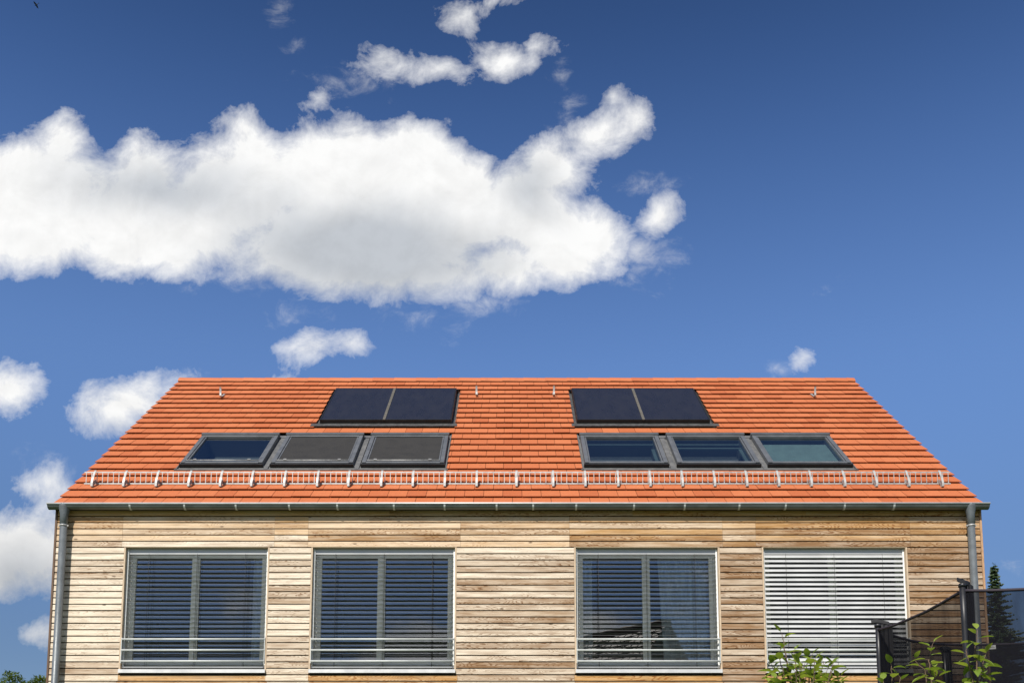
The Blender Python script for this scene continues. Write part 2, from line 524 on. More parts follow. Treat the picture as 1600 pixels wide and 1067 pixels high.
JT = [-HW + .03, -5.355, -3.30, -2.845, -.785, .69, 2.76, 3.21, 5.30, HW - .03]
zt = WT
rows_up = []
k = 0
for k in range(6):
    z0 = WT + k * .0862
    z1 = z0 + .0862
    if k == 5:
        js = [-HW + .03, -1.75, 1.55, 3.9, HW - .03]
    else:
        js = JT
    for i in range(len(js) - 1):
        fresh = .14 + .10 * k + rnd.uniform(-.16, .30)
        if rnd.random() < .13:
            fresh += .35
        bd(js[i], js[i + 1], z1, z0, fresh)
TR = .022                      # reveal board thickness, butted against the boards
nrow = int((WT - 0.25) / PITCHB)
for k in range(nrow):
    z1 = WT - k * PITCHB
    z0 = z1 - PITCHB
    if z0 > WB - .075:
        xs = [-HW + .03]
        for (a, c) in WIN:
            xs += [a - TR, c + TR]
        xs.append(HW - .03)
        for i in range(0, len(xs), 2):
            bd(xs[i], xs[i + 1], z1, z0)
    else:
        first = z0 > WB - .26
        if first:
            js = sorted([-HW + .03, HW - .03] + [v + rnd.uniform(-.02, .02) for w in WIN for v in (w[0] - .03, w[1] + .03)])
        else:
            js = [-HW + .03]
            while js[-1] < HW - 3.5:
                js.append(js[-1] + rnd.uniform(2.2, 4.0))
            js.append(HW - .03)
        for i in range(len(js) - 1):
            xm = (js[i] + js[i + 1]) / 2
            under = any(w[0] < xm < w[1] for w in WIN)
            bd(js[i], js[i + 1], z1, z0, (.82 if z0 > WB - .18 else .55) if under and first else rnd.uniform(0, .08))
b.build('cladding', 'larch', house)

# membrane behind the boards, with the openings left out
b = MB()
xs = [-HW + .02]
for (a, c) in WIN:
    xs += [a - TR, c + TR]
xs.append(HW - .02)
for i in range(0, len(xs), 2):
    b.box(xs[i], xs[i + 1], .028, .20, WB - .05, WT + .02)
b.box(-HW + .02, HW - .02, .028, .20, WT + .02, 6.28)
b.box(-HW + .02, HW - .02, .028, .20, .0, WB - .05)
b.build('wall', 'backing', house)

# gable and back walls, corner boards
gz = ZE + (YR - YE) * math.tan(PITCH) - .16
BY = 2 * YR
for sx in (-1, 1):
    b = MB()
    X0, X1 = sx * (HW - .02), sx * (HW - .20)
    vs = []
    for X in (X0, X1):
        vs += [(X, .205, 0), (X, BY - .205, 0), (X, BY - .205, 6.30), (X, YR, gz - .12), (X, .205, 6.30)]
    fs = [(0, 1, 2, 3, 4), (9, 8, 7, 6, 5)] + [(i, 5 + i, 5 + (i + 1) % 5, (i + 1) % 5) for i in range(5)]
    b.add(vs, fs, (.3, .6, .5, 0))
    b.build('gable_wall', 'larch', house)
    b = MB()
    b.box(min(sx * HW, sx * (HW - .028)), max(sx * HW, sx * (HW - .028)), -.010, .12, 0, 6.24)
    b.build('corner_board', 'trim' if sx < 0 else 'trim_warm', house, .003)
b = MB()
b.box(-HW + .02, HW - .02, BY - .20, BY, 0, 6.28, (.2, .7, .5, 0))
b.build('back_wall', 'larch', house)
# rooms behind the windows
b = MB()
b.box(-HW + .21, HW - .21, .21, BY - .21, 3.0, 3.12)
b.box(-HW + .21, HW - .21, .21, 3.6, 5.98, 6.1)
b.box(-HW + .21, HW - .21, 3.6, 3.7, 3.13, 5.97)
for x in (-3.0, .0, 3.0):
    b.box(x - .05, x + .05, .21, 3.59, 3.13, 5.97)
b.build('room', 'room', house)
# eave board
b = MB()
b.box(-HW + .02, HW - .02, -.030, .026, 6.236, 6.262)
b.build('fascia', 'trim', house)

# ---- roof tiles
b = MB()
NC, TW = 22, .2635
CP = (SL - .12) / NC
HOLES = [(-3.30, -1.02, 3.43, 5.53), (.93, 3.235, 3.43, 5.53), (-4.995, -1.045, 1.36, 2.98), (.945, 4.945, 1.36, 2.98)]


def tile(x0, x1, s0, hl, tl, side):
    j = rnd.uniform(-.002, .0025)
    j2 = j + rnd.uniform(-.002, .002)
    col = (rnd.random(), rnd.random(), rnd.random(), 0)
    L_ = CP + .05
    ds = rnd.uniform(-.003, .003)
    h1 = .006
    vs = []
    for (dh0, dh1) in ((-.012, -.004), (0, 0)):
        for s, hh in ((s0 + ds, .040), (s0 + L_, h1)):
            for x, jj in ((x0, j), (x1, j2)):
                p = rf(x, s, hh + (dh0 if s < s0 + .1 else dh1) + (jj if s < s0 + .1 else 0))
                if side < 0:
                    p = (p[0], 2 * YR - p[1], p[2])
                vs.append(p)
    b.hull(vs, col)


for side in (1, -1):
    for i in range(NC):
        s0 = i * CP
        off = -.345 + (TW / 2 if i % 2 else 0)
        k0 = math.ceil((-HW - off) / TW)
        edges = [-HW] + [off + k_ * TW for k_ in range(k0, 200) if -HW + .04 < off + k_ * TW < HW - .04] + [HW]
        for a, c in zip(edges[:-1], edges[1:]):
            segs = [(a, c)]
            if side > 0:
                for (hx0, hx1, hs0, hs1) in HOLES:
                    if hs0 < s0 + CP * .55 and s0 + CP * .45 < hs1:
                        ns = []
                        for (p, q) in segs:
                            if q <= hx0 or p >= hx1:
                                ns.append((p, q))
                            else:
                                if p < hx0:
                                    ns.append((p, hx0))
                                if q > hx1:
                                    ns.append((hx1, q))
                        segs = ns
            for (p, q) in segs:
                if q - p > .015:
                    tile(p + .0028, q - .0028, s0, 0, 0, side)
roof = b.build('roof', 'tile', house)
# ridge caps
b = MB()
rz = ZE + SL * sp_ - .036 / cp
x = -HW
i = 0
while x < HW - .01:
    x1 = min(x + .40, HW)
    col = (rnd.random(), rnd.random(), rnd.random(), 0)
    up0, up1 = .012, .0
    prof = [(-.115, -.062), (-.085, -.008), (-.035, .040), (.035, .040), (.085, -.008), (.115, -.062)]
    vs = []
    for xx, u in ((x + .002, 0), (x1 + .02 if x1 < HW else x1, .010)):
        sc = 1 - u
        for (py, pz) in prof:
            vs.append((xx, YR + py * sc, rz + .012 + pz - u * .6))
    fs = [(q, q + 1, q + 7, q + 6) for q in range(5)] + [(5, 4, 3, 2, 1, 0), (6, 7, 8, 9, 10, 11)]
    b.add(vs, fs, col)
    x = x1
b.build('ridge_tiles', 'tile', roof, .004)
# underlay below the tiles, verge boards
b = MB()
E_ = HW - .012
for side, pieces in ((1, ((-E_, E_, .06, 1.35, -.016), (-E_, E_, 2.99, SL - .02, -.016), (-E_, -4.99, 1.35, 2.99, -.016), (4.94, E_, 1.35, 2.99, -.016), (-1.05, .95, 1.35, 2.99, -.016), (-E_ + .2, E_ - .2, 1.2, 3.1, -.29))),
                     (-1, ((-E_, E_, .06, SL - .02, -.016),))):
    for (xa_, xb_, sa_, sb2, hh) in pieces:
        vs = []
        for h in (hh - .014, hh):
            for s in (sa_, sb2):
                for x in (xa_, xb_):
                    p = rf(x, s, h)
                    vs.append(p if side > 0 else (p[0], 2 * YR - p[1], p[2]))
        b.hull(vs)
b.build('underlay', 'backing', roof)
for sx in (-1, 1):
    b = MB()
    x0, x1 = sorted((sx * HW * .9999, sx * (HW - .010)))
    vs = []
    for h in (-.15, -.002):
        for s in (.05, SL - .03):
            for x in (x0, x1):
                vs.append(rf(x, s, h))
    b.hull(vs)
    b.build('verge_board', 'trim', roof)

# ---- gutter and downpipes
GY, GZ, GR = -.10, 6.268, .062
b = MB()
N = 14
gx0, gx1 = -6.325, 6.325
sec = [(GY + GR * math.cos(math.pi + math.pi * k / N), GZ + GR * math.sin(math.pi + math.pi * k / N)) for k in range(N + 1)]
sec_in = [(GY + (GR - .004) * math.cos(math.pi + math.pi * k / N), GZ + (GR - .004) * math.sin(math.pi + math.pi * k / N)) for k in range(N + 1)]
ring = sec + sec_in[::-1]
m_ = len(ring)
vs = [(x, y, z) for x in (gx0, gx1) for (y, z) in ring]
b.add(vs, [(k, (k + 1) % m_, m_ + (k + 1) % m_, m_ + k) for k in range(m_)], smooth=True)
for x in (gx0, gx1):                       # stop ends
    b.add([(x, y, z) for (y, z) in sec], [tuple(range(N + 1))])
gut = b.build('gutter', 'zinc', house)
b = MB()
b.tube([(gx0 - .002, GY - GR - .004, GZ + .004), (gx1 + .002, GY - GR - .004, GZ + .007)], .0125, 12)
b.build('rolled_edge', 'sill', gut)
brx = [205, 290, 370, 453, 528, 616, 695, 776, 833, 900, 990, 1069, 1154, 1226, 1318, 1395]
proto = None
for X in brx:
    p = at(X, 790, GY)
    if proto is None:
        b = MB()
        for k in range(N):
            a0, a1 = math.pi + math.pi * k / N, math.pi + math.pi * (k + 1) / N
            r0, r1 = GR + .0005, GR + .005
            vs = []
            for a_ in (a0, a1):
                for r_ in (r0, r1):
                    for x in (-.012, .012):
                        vs.append((x, GY + r_ * math.cos(a_), GZ + r_ * math.sin(a_)))
            b.hull(vs)
        b.box(-.012, .012, GY - GR - .014, GY - GR + .004, GZ - .004, GZ + .013)
        proto = b.build('gutter_bracket', 'rail', gut)
        o = proto
    else:
        o = proto.copy()
        COL.objects.link(o)
    o.location.x = p.x
for PX in (-6.115, 6.085):
    b = MB()
    PY = -.096
    b.tube([(PX, PY, 6.09), (PX, PY, .02)], .048, 24)
    dp = b.build('downpipe', 'zinc_pipe', house)
    b = MB()
    pts, rad = [(PX, PY, 6.255), (PX, PY, 6.225), (PX, PY, 6.12), (PX, PY, 6.105), (PX, PY, 6.02)], None
    prof = [(6.276, .076, .084), (6.268, .078, .086), (6.236, .074, .082), (6.135, .052, .052), (6.01, .052, .052), (6.008, .0485, .0485)]
    n_ = 24
    vs, fs = [], []
    for (z, rx_, ry_) in prof:
        for k in range(n_):
            a_ = 2 * math.pi * k / n_
            vs.append((PX + rx_ * math.cos(a_), PY + ry_ * math.sin(a_), z))
    for i in range(len(prof) - 1):
        for k in range(n_):
            k2 = (k + 1) % n_
            fs.append((i * n_ + k2, i * n_ + k, (i + 1) * n_ + k, (i + 1) * n_ + k2))
    b.add(vs, fs, smooth=True)
    b.build('hopper', 'zinc_pipe', dp)
    for zc in (5.985, 3.2):
        b = MB()
        b.tube([(PX, PY, zc - .010), (PX, PY, zc + .010)], .0535, 24)
        b.box(PX - .066, PX - .052, PY - .010, PY + .010, zc - .009, zc + .009)
        b.box(PX + .052, PX + .066, PY - .010, PY + .010, zc - .009, zc + .009)
        b.box(PX - .006, PX + .006, PY + .050, .0, zc - .006, zc + .006)
        b.build('pipe_clamp', 'galv', dp)

# ---- windows
FY = .115                     # front of the frame
for wi, (x0, x1) in enumerate(WIN):
    b = MB()
    fw = .052
    zb, ztp = WB + .03, WT - .002
    xm = (x0 + x1) / 2 - (.045 if wi < 2 else 0) + (.0 if wi < 2 else .0)
    b.box(x0 + .002, x0 + fw, FY, FY + .07, zb, ztp)
    b.box(x1 - fw, x1 - .002, FY, FY + .07, zb, ztp)
    b.box(x0 + fw, x1 - fw, FY, FY + .07, zb, zb + .055)
    b.box(x0 + fw, x1 - fw, FY, FY + .07, ztp - .06, ztp)
    # two sashes, each with stiles and rails, set back a little
    for (a, c) in ((x0 + fw, xm), (xm, x1 - fw)):
        a += .002
        c -= .002
        st = .050
        b.box(a, a + st, FY + .012, FY + .06, zb + .057, ztp - .062)
        b.box(c - st, c, FY + .012, FY + .06, zb + .057, ztp - .062)
        b.box(a + st, c - st, FY + .012, FY + .06, zb + .057, zb + .057 + .05)
        b.box(a + st, c - st, FY + .012, FY + .06, ztp - .062 - .05, ztp - .062)
    b.box(xm - .018, xm + .018, FY - .004, FY + .010, zb + .055, ztp - .06)
    win = b.build('window', 'alu', house, .002)
    tag(win, ['window with half open slatted blind near the left downpipe', 'window with half open blind reflecting deep blue sky and clouds',
              'window with a curtain behind and a neighbouring roof mirrored in it', 'window covered by a closed bright slatted blind'][wi])
    for (a, c) in ((x0 + fw + .052, xm - .052), (xm + .052, x1 - fw - .052)):
        p = MB()
        p.add([(a - .003, FY + .035, zb + .104), (c + .003, FY + .035, zb + .104), (c + .003, FY + .035, ztp - .109), (a - .003, FY + .035, ztp - .109)], [(0, 1, 2, 3)])
        p.build('pane', 'pane', win)
    # reveal boards
    b = MB()
    b.box(x0 - TR + .001, x0, -.003, .20, WB - .045, WT)
    b.box(x1, x1 + TR - .001, -.003, .20, WB - .045, WT)
    b.box(x0, x1, .003, .20, WT - .0, WT + .014)
    b.build('reveal', 'reveal', win)
    # sill: sloping sheet with a turned-down front edge
    b = MB()
    b.hull([(x0 - .012, -.034, WB - .003), (x1 + .012, -.034, WB - .003), (x0 + .001, FY, WB + .022), (x1 - .001, FY, WB + .022),
            (x0 - .012, -.034, WB + .002), (x1 + .012, -.034, WB + .002), (x0 + .001, FY, WB + .027), (x1 - .001, FY, WB + .027)])
    b.box(x0 - .014, x1 + .014, -.038, -.0335, WB - .044, WB + .0035)
    b.box(x0 - .014, x1 + .014, -.0335, -.004, WB - .0435, WB - .040)
    b.build('sill', 'sill', win)
    # guide rails, head box and the slats of the outside blind
    BYc = .062
    for xa_ in (x0 + .004, x1 - .024):
        b = MB()
        b.box(xa_, xa_ + .020, BYc - .012, BYc + .012, WB + .035, WT - .01)
        b.build('guide_rail', 'alu', win)
    b = MB()
    b.box(x0 + .004, x1 - .004, BYc + .004, BYc + .046, WT - .078, WT - .004)
    b.build('blind_box', 'slat', win, .002)
    closed = wi == 3
    b = MB()
    sw = .060
    tau = R(50) if closed else R(11)
    p_ = .0641
    z = WT - .075 - p_ * .5
    zend = WB + .062
    while z > zend:
        tt = tau + R(rnd.uniform(-2.6, 2.6))
        xs0, xs1 = x0 + .026, x1 - .026
        nseg = 5
        top, bot = [], []
        for q in range(nseg + 1):
            e = (q / nseg - .5) * sw
            crown = (.0045 if closed else .0006) * (1 - (2 * q / nseg - 1) ** 2)
            yy = BYc + e * math.cos(tt) - crown * math.sin(tt) * (1 if closed else 0)
            zz = z + e * math.sin(tt) + crown * math.cos(tt)
            top.append((yy, zz + .0008))
            bot.append((yy, zz - .0008))
        prof = top + bot[::-1]
        k_ = len(prof)
        jz = rnd.uniform(-.0018, .0018)
        vs = [(xs0, y, zz + jz) for (y, zz) in prof] + [(xs1, y, zz - jz) for (y, zz) in prof]
        b.add(vs, [(q, (q + 1) % k_, k_ + (q + 1) % k_, k_ + q) for q in range(k_)] + [tuple(range(k_))[::-1], tuple(range(k_, 2 * k_))])
        # slat pins
        z -= p_
    b.box(x0 + .028, x1 - .028, BYc - .032, BYc + .032, WB + .034, WB + .050)
    bl = b.build('blind', 'slat' if closed else 'shaded_slat', win)
    tag(bl, 'closed slatted blind' if closed else 'open slatted blind')
    b = MB()
    for fx in (.16, .5, .84):
        xx = x0 + (x1 - x0) * fx
        for yy in (BYc - .033, BYc + .033):
            b.tube([(xx, yy, WT - .08), (xx, yy, WB + .05)], .0022, 6)
    b.build('cord', 'cord', win)
    # guard rails: three bars between two end posts
    b = MB()
    for zz in (4.452, 4.304, 4.156):
        b.tube([(x0 + .008, -.012, zz), (x1 - .008, -.012, zz)], .0135, 12)
    for xx in (x0 + .006, x1 - .006):
        b.box(xx - .005, xx + .005, -.018, .03, 4.13, 4.475)
    b.build('guard_rail', 'rail', win)
    if wi in (2, 0):
        for (a, c) in (((x0 + 1.13, x1 - .06), (x0 + .06, x0 + .24)) if wi == 2 else ((x1 - .26, x1 - .06),)):
            b = MB()
            nn_ = max(12, int((c - a) * 60))
            vs = []
            for q in range(nn_ + 1):
                xx = a + (c - a) * q / nn_
                yy = .27 + .022 * math.sin(xx * 46) + .012 * math.sin(xx * 19 + 1)
                lean = .10 * (1 - q / nn_) if wi == 2 and c - a > .5 else 0
                vs += [(xx + lean, yy, 3.7), (xx, yy, 5.75)]
            b.add(vs, [(2 * q, 2 * q + 2, 2 * q + 3, 2 * q + 1) for q in range(nn_)], smooth=True)
            b.build('curtain', 'curtain', win)

# ---- roof windows
RW = [(-4.955, -3.755, 'blindglass'), (-3.625, -2.425, 'awning'), (-2.295, -1.085, 'awning'),
      (.985, 2.205, 'clear'), (2.345, 3.555, 'clear'), (3.680, 4.900, 'screen')]
RL = ['roof window with dark blue pane, leftmost of the left row', 'roof window with black awning screen in the middle of the left row', 'roof window with black awning screen at the right end of the left row',
      'roof window with dark clear pane at the left end of the right row', 'roof window with dark clear pane and pale edge in the middle of the right row', 'roof window with pale green pane at the right end of the right row']
for i, (x0, x1, kind) in enumerate(RW):
    s0, s1, H = 1.485, 2.82, .085
    b = MB()
    fr_ = lambda x, s, h: rf(x, s, h)
    ow = .060
    b.box(x0, x0 + ow, s0 + .05, s1, -.01, H, fr=fr_)
    b.box(x1 - ow, x1, s0 + .05, s1, -.01, H, fr=fr_)
    b.box(x0 + ow, x1 - ow, s1 - .09, s1 - .03, -.01, H + .002, fr=fr_)
    b.box(x0 - .012, x1 + .012, s1 - .03, s1 + .03, .0, H + .022, fr=fr_)
    b.box(x0 + ow, x1 - ow, s0 + .035, s0 + .10, -.01, H - .004, fr=fr_)
    # inner sash beads
    b.box(x0 + ow + .006, x0 + ow + .027, s0 + .10, s1 - .09, .0, H - .010, fr=fr_)
    b.box(x1 - ow - .027, x1 - ow - .006, s0 + .10, s1 - .09, .0, H - .010, fr=fr_)
    w = b.build('roof_window', 'grey', house, .004)
    tag(w, RL[i])
    b = MB()
    b.box(x0 - .015, x1 + .015, s0 - .01, s0 + .033, .02, H - .012, fr=fr_)
    b.build('bottom_cover', 'black', w, .004)
    b = MB()
    p = [rf(x0 + ow + .027, s0 + .10, H - .03), rf(x1 - ow - .027, s0 + .10, H - .03), rf(x1 - ow - .027, s1 - .09, H - .03), rf(x0 + ow + .027, s1 - .09, H - .03)]
    b.add(p, [(0, 1, 2, 3)])
    b.build('pane', 'roofglass', w)
    # lining below the pane
    b = MB()
    xa, xb, sa, sb_ = x0 + ow + .027, x1 - ow - .027, s0 + .10, s1 - .09
    dep = -.25
    q = [rf(xa, sa, .0), rf(xb, sa, .0), rf(xb, sb_, .0), rf(xa, sb_, .0), rf(xa, sa, dep), rf(xb, sa, dep), rf(xb, sb_, dep), rf(xa, sb_, dep)]
    b.add(q, [(0, 1, 5, 4), (1, 2, 6, 5), (2, 3, 7, 6), (3, 0, 4, 7), (4, 5, 6, 7)])
    b.build('lining', 'lining', w)
    if kind == 'awning':
        b = MB()
        nx, nsx = 16, 10
        vs = []
        for jj in range(nsx + 1):
            for ii in range(nx + 1):
                fx, fs_ = ii / nx, jj / nsx
                vs.append(rf(xa - .02 + (xb - xa + .04) * fx, sa + .03 + (sb_ - sa - .01) * fs_, H - .016 - .006 * math.sin(fx * math.pi) * math.sin(fs_ * math.pi) + rnd.uniform(-.0012, .0012)))
        b.add(vs, [(jj * (nx + 1) + ii, jj * (nx + 1) + ii + 1, (jj + 1) * (nx + 1) + ii + 1, (jj + 1) * (nx + 1) + ii) for jj in range(nsx) for ii in range(nx)], smooth=True)
        b.build('awning', 'awning', w)
    if kind == 'screen':
        b = MB()
        b.add([rf(xa, sa, -.015), rf(xb, sa, -.015), rf(xb, sb_ - .10, -.015), rf(xa, sb_ - .10, -.015)], [(0, 1, 2, 3)])
        b.build('roller_blind', 'roomblind', w)
    if kind == 'clear':
        b = MB()
        b.box(xa, xb, sb_ - .10, sb_ - .06, -.05, -.02, fr=fr_)
        if i == 4:
            b.box(xa, xb, sb_ - .28, sb_ - .235, -.05, -.02, fr=fr_)
        b.box(xb - .05, xb, sa, sb_ - .30, -.05, -.02, fr=fr_)
        b.build('inner_sash', 'inner', w)
    if kind in ('awning', 'blindglass'):
        b = MB()
        b.tube([rf(xa - .02, sa + .02, H + .004), rf(xb + .02, sa + .02, H + .004)], .008, 8)
        for fx in (.10, .88):
            xx = xa + (xb - xa) * fx
            b.box(xx - .022, xx + .022, sa + .015, sa + .045, H - .005, H + .018, fr=fr_)
        b.build('awning_bar', 'galv', w)
# flashing pans that join each row of roof windows
for (x0, x1) in ((-4.995, -1.045), (.945, 4.945)):
    b = MB()
    trio = [w_ for w_ in RW if x0 - .1 < w_[0] < x1]
    b.box(x0, x1, 1.385, 1.53, -.012, .014, fr=rf)
    b.box(x0, x1, 2.75, 2.99, -.012, .014, fr=rf)
    ed = [x0] + [v_ for w_ in trio for v_ in (w_[0] + .05, w_[1] - .05)] + [x1]
    for q_ in range(0, len(ed), 2):
        b.box(ed[q_], ed[q_ + 1], 1.53, 2.75, -.012, .014, fr=rf)
    b.box(x0 - .02, x1 + .02, 1.352, 1.392, .010, .030, fr=rf)
    for e in (x0, x1):
        sg = 1 if e == x0 else -1
        b.box(min(e, e + sg * .012), max(e, e + sg * .012), 1.36, 2.97, .014, .040, fr=rf)
    fl = b.build('flashing', 'flash', house)
    gaps = [(RW[k][1] + .035, RW[k + 1][0] - .035) for k in ((0, 1) if x0 < 0 else (3, 4))]
    for (a, c) in gaps:
        b = MB()
        b.box(a, c, 1.40, 2.80, .0142, .032, fr=rf)
        b.box(a - .02, c + .02, 2.81, 2.90, .0144, .036, fr=rf)
        b.build('joint_strip', 'flash', fl)

# ---- solar collectors
for ci, (x0, x1, xm) in enumerate(((-3.225, -1.075, -2.175), (.975, 3.145, 2.06))):
    s0, s1, H = 3.525, 5.400, .110
    b = MB()
    b.box(x0, x1, s0, s1, -.01, H - .008, fr=rf)
    b.box(x0, x0 + .022, s0, s1, H - .008, H, fr=rf)
    b.box(x1 - .022, x1, s0, s1, H - .008, H, fr=rf)
    b.box(x0 + .022, x1 - .022, s0, s0 + .022, H - .008, H, fr=rf)
    b.box(x0 + .022, x1 - .022, s1 - .03, s1, H - .008, H, fr=rf)
    c = b.build('solar_collector', 'black', house, .003)
    tag(c, ['dark solar collector of two panels on the left half of the roof', 'dark solar collector of two panels on the right half of the roof'][ci])
    for (a, d) in ((x0 + .024, xm - .022), (xm + .022, x1 - .024)):
        p = MB()
        p.box(a, d, s0 + .024, s1 - .032, H - .0075, H - .003, fr=rf)
        p.build('absorber', 'collector', c)
    p = MB()
    p.box(xm - .0215, xm + .0215, s0 - .004, s1 - .03, H - .0075, H + .005, fr=rf)
    p.build('seam_strip', 'seam', c)
    p = MB()
    x_l, x_r = (x0 - .14, x1 + .09) if ci == 0 else (x0 - .09, x1 + .14)
    p.box(x_l, x_r, s0 - .13, s0 - .004, .032, .046, fr=rf)
    p.box(x0 - .06, x1 + .06, s0 - .003, s1 + .02, -.014, .010, fr=rf)
    p.build('apron', 'lead', c)
    p = MB()
    xx = x0 - .03
    while xx < x1 + .02:
        ww = rnd.uniform(.14, .22)
        p.box(xx, min(xx + ww, x1 + .03), s1 + .004, s1 + .055, .004, .072 + rnd.uniform(-.012, .012), fr=rf)
        xx += ww + .012
    p.build('top_flashing', 'black', c)

# ---- snow guard
b = MB()
SG, H0, H1 = .770, .035, .200
xl, xr = -6.115, 6.095


def fence(x, d, z):
    """upright coordinates: z above the foot line of the guard, d towards the ridge"""
    p = rf(x, SG, H0)
    return (p[0], p[1] + d, p[2] + z)


cuts = [xl, -3.13, -.02, .58, 3.05, xr]
for a, c in zip(cuts[:-1], cuts[1:]):
    for h in (.0, .165):
        b.box(a, c - .004, -.003, .003, h - .0085, h + .0085, fr=fence)
    xx = a + .028
    while xx < c - .02:
        b.box(xx - .0048, xx + .0048, -.0025, .0025, .0085, .1565, fr=fence)
        xx += .0765
guard = b.build('snow_guard', 'galv', house)
hx = [148, 197, 247.5, 298, 347, 395.5, 446.5, 497.5, 546, 597, 646, 695.5, 745, 807, 864, 914, 965, 1015, 1065, 1115, 1165, 1214.5, 1265, 1317, 1366, 1416.5, 1468.5]


def roof_x(X):
    q = Vector(rf(0, SG, .1))
    return CX + (X - 800) / FPX * ((q.y - CY) * _c + (q.z - CZ) * _s)


proto = None
for X in hx:
    if proto is None:
        b = MB()
        pr = [(.68, .04), (.625, .042), (.612, .058), (.645, .096), (.72, .140), (.83, .182), (.868, .190)]
        for (a0, h0), (a1, h1) in zip(pr[:-1], pr[1:]):
            nx_, ny_ = (h1 - h0), -(a1 - a0)
            l_ = math.hypot(nx_, ny_)
            nx_, ny_ = nx_ / l_ * .0035, ny_ / l_ * .0035
            vs = []
            for (a, h) in ((a0, h0), (a1, h1)):
                for sg in (-1, 1):
                    for x in (-.015, .015):
                        vs.append(rf(x, a + sg * nx_, h + sg * ny_))
            b.hull(vs)
        b.box(-.004, .004, .66, .80, .045, .09, fr=rf)
        proto = b.build('guard_bracket', 'galv', guard)
        o = proto
    else:
        o = proto.copy()
        COL.objects.link(o)
    o.location.x = roof_x(X)
# ---- roof safety hooks
proto = None
for (x, s) in ((-5.20, 5.04), (-.712, 5.12), (.652, 5.12), (5.235, 5.06)):
    if proto is None:
        b = MB()
        pr = [(.24, .035), (.05, .050), (-.02, .060), (-.03, .085), (.0, .120), (.04, .190), (.045, .215)]
        for (a0, h0), (a1, h1) in zip(pr[:-1], pr[1:]):
            nx_, ny_ = (h1 - h0), -(a1 - a0)
            l_ = math.hypot(nx_, ny_)
            nx_, ny_ = nx_ / l_ * .004, ny_ / l_ * .004
            vs = []
            for (a, h) in ((a0, h0), (a1, h1)):
                for sg in (-1, 1):
                    for xx in (-.016, .016):
                        p = Vector(rf(xx, a + sg * nx_, h + sg * ny_)) - Vector(rf(0, 0, 0))
                        vs.append(p)
            b.hull(vs)
        proto = b.build('roof_hook', 'galv', house)
        o = proto
    else:
        o = proto.copy()
        COL.objects.link(o)
    o.location = rf(x, s, 0)

# ------------------------------------------------------------------ trampoline with its safety net
TY = -6.44                                    # depth of the front pole
pB = at(1503, 906, TY)
TH = pB.z


def on_height(X, Y, z):
    a, b_ = heading(X, Y)
    d = (z - CZ) / b_
    return Vector((CX + a * d, CY + d, z))


pA = on_height(1371, 970, TH)
pC = on_height(1474, 993, TH)
# circle through the three poles
ax, ay, bx_, by_, cx_, cy_ = pA.x, pA.y, pB.x, pB.y, pC.x, pC.y
D_ = 2 * (ax * (by_ - cy_) + bx_ * (cy_ - ay) + cx_ * (ay - by_))
ux = ((ax**2 + ay**2) * (by_ - cy_) + (bx_**2 + by_**2) * (cy_ - ay) + (cx_**2 + cy_**2) * (ay - by_)) / D_
uy = ((ax**2 + ay**2) * (cx_ - bx_) + (bx_**2 + by_**2) * (ax - cx_) + (cx_**2 + cy_**2) * (bx_ - ax)) / D_
TC = Vector((ux, uy))
TRAD = math.hypot(ax - ux, ay - uy)
tr = empty('trampoline', (TC.x, TC.y, 0))
tag(tr, 'garden trampoline with tall black poles and see-through black safety net before the house', 'trampoline')
angB = math.atan2(pB.y - TC.y, pB.x - TC.x)
angA = math.atan2(pA.y - TC.y, pA.x - TC.x)
angC = math.atan2(pC.y - TC.y, pC.x - TC.x)
angs = [angB, angA, angC, angC - R(60), angC - R(122), angC - R(184)]
BED = 1.15
hem_z = TH - .075


def on_ring(a, r, z):
    return Vector((math.cos(a) * r, math.sin(a) * r, z))


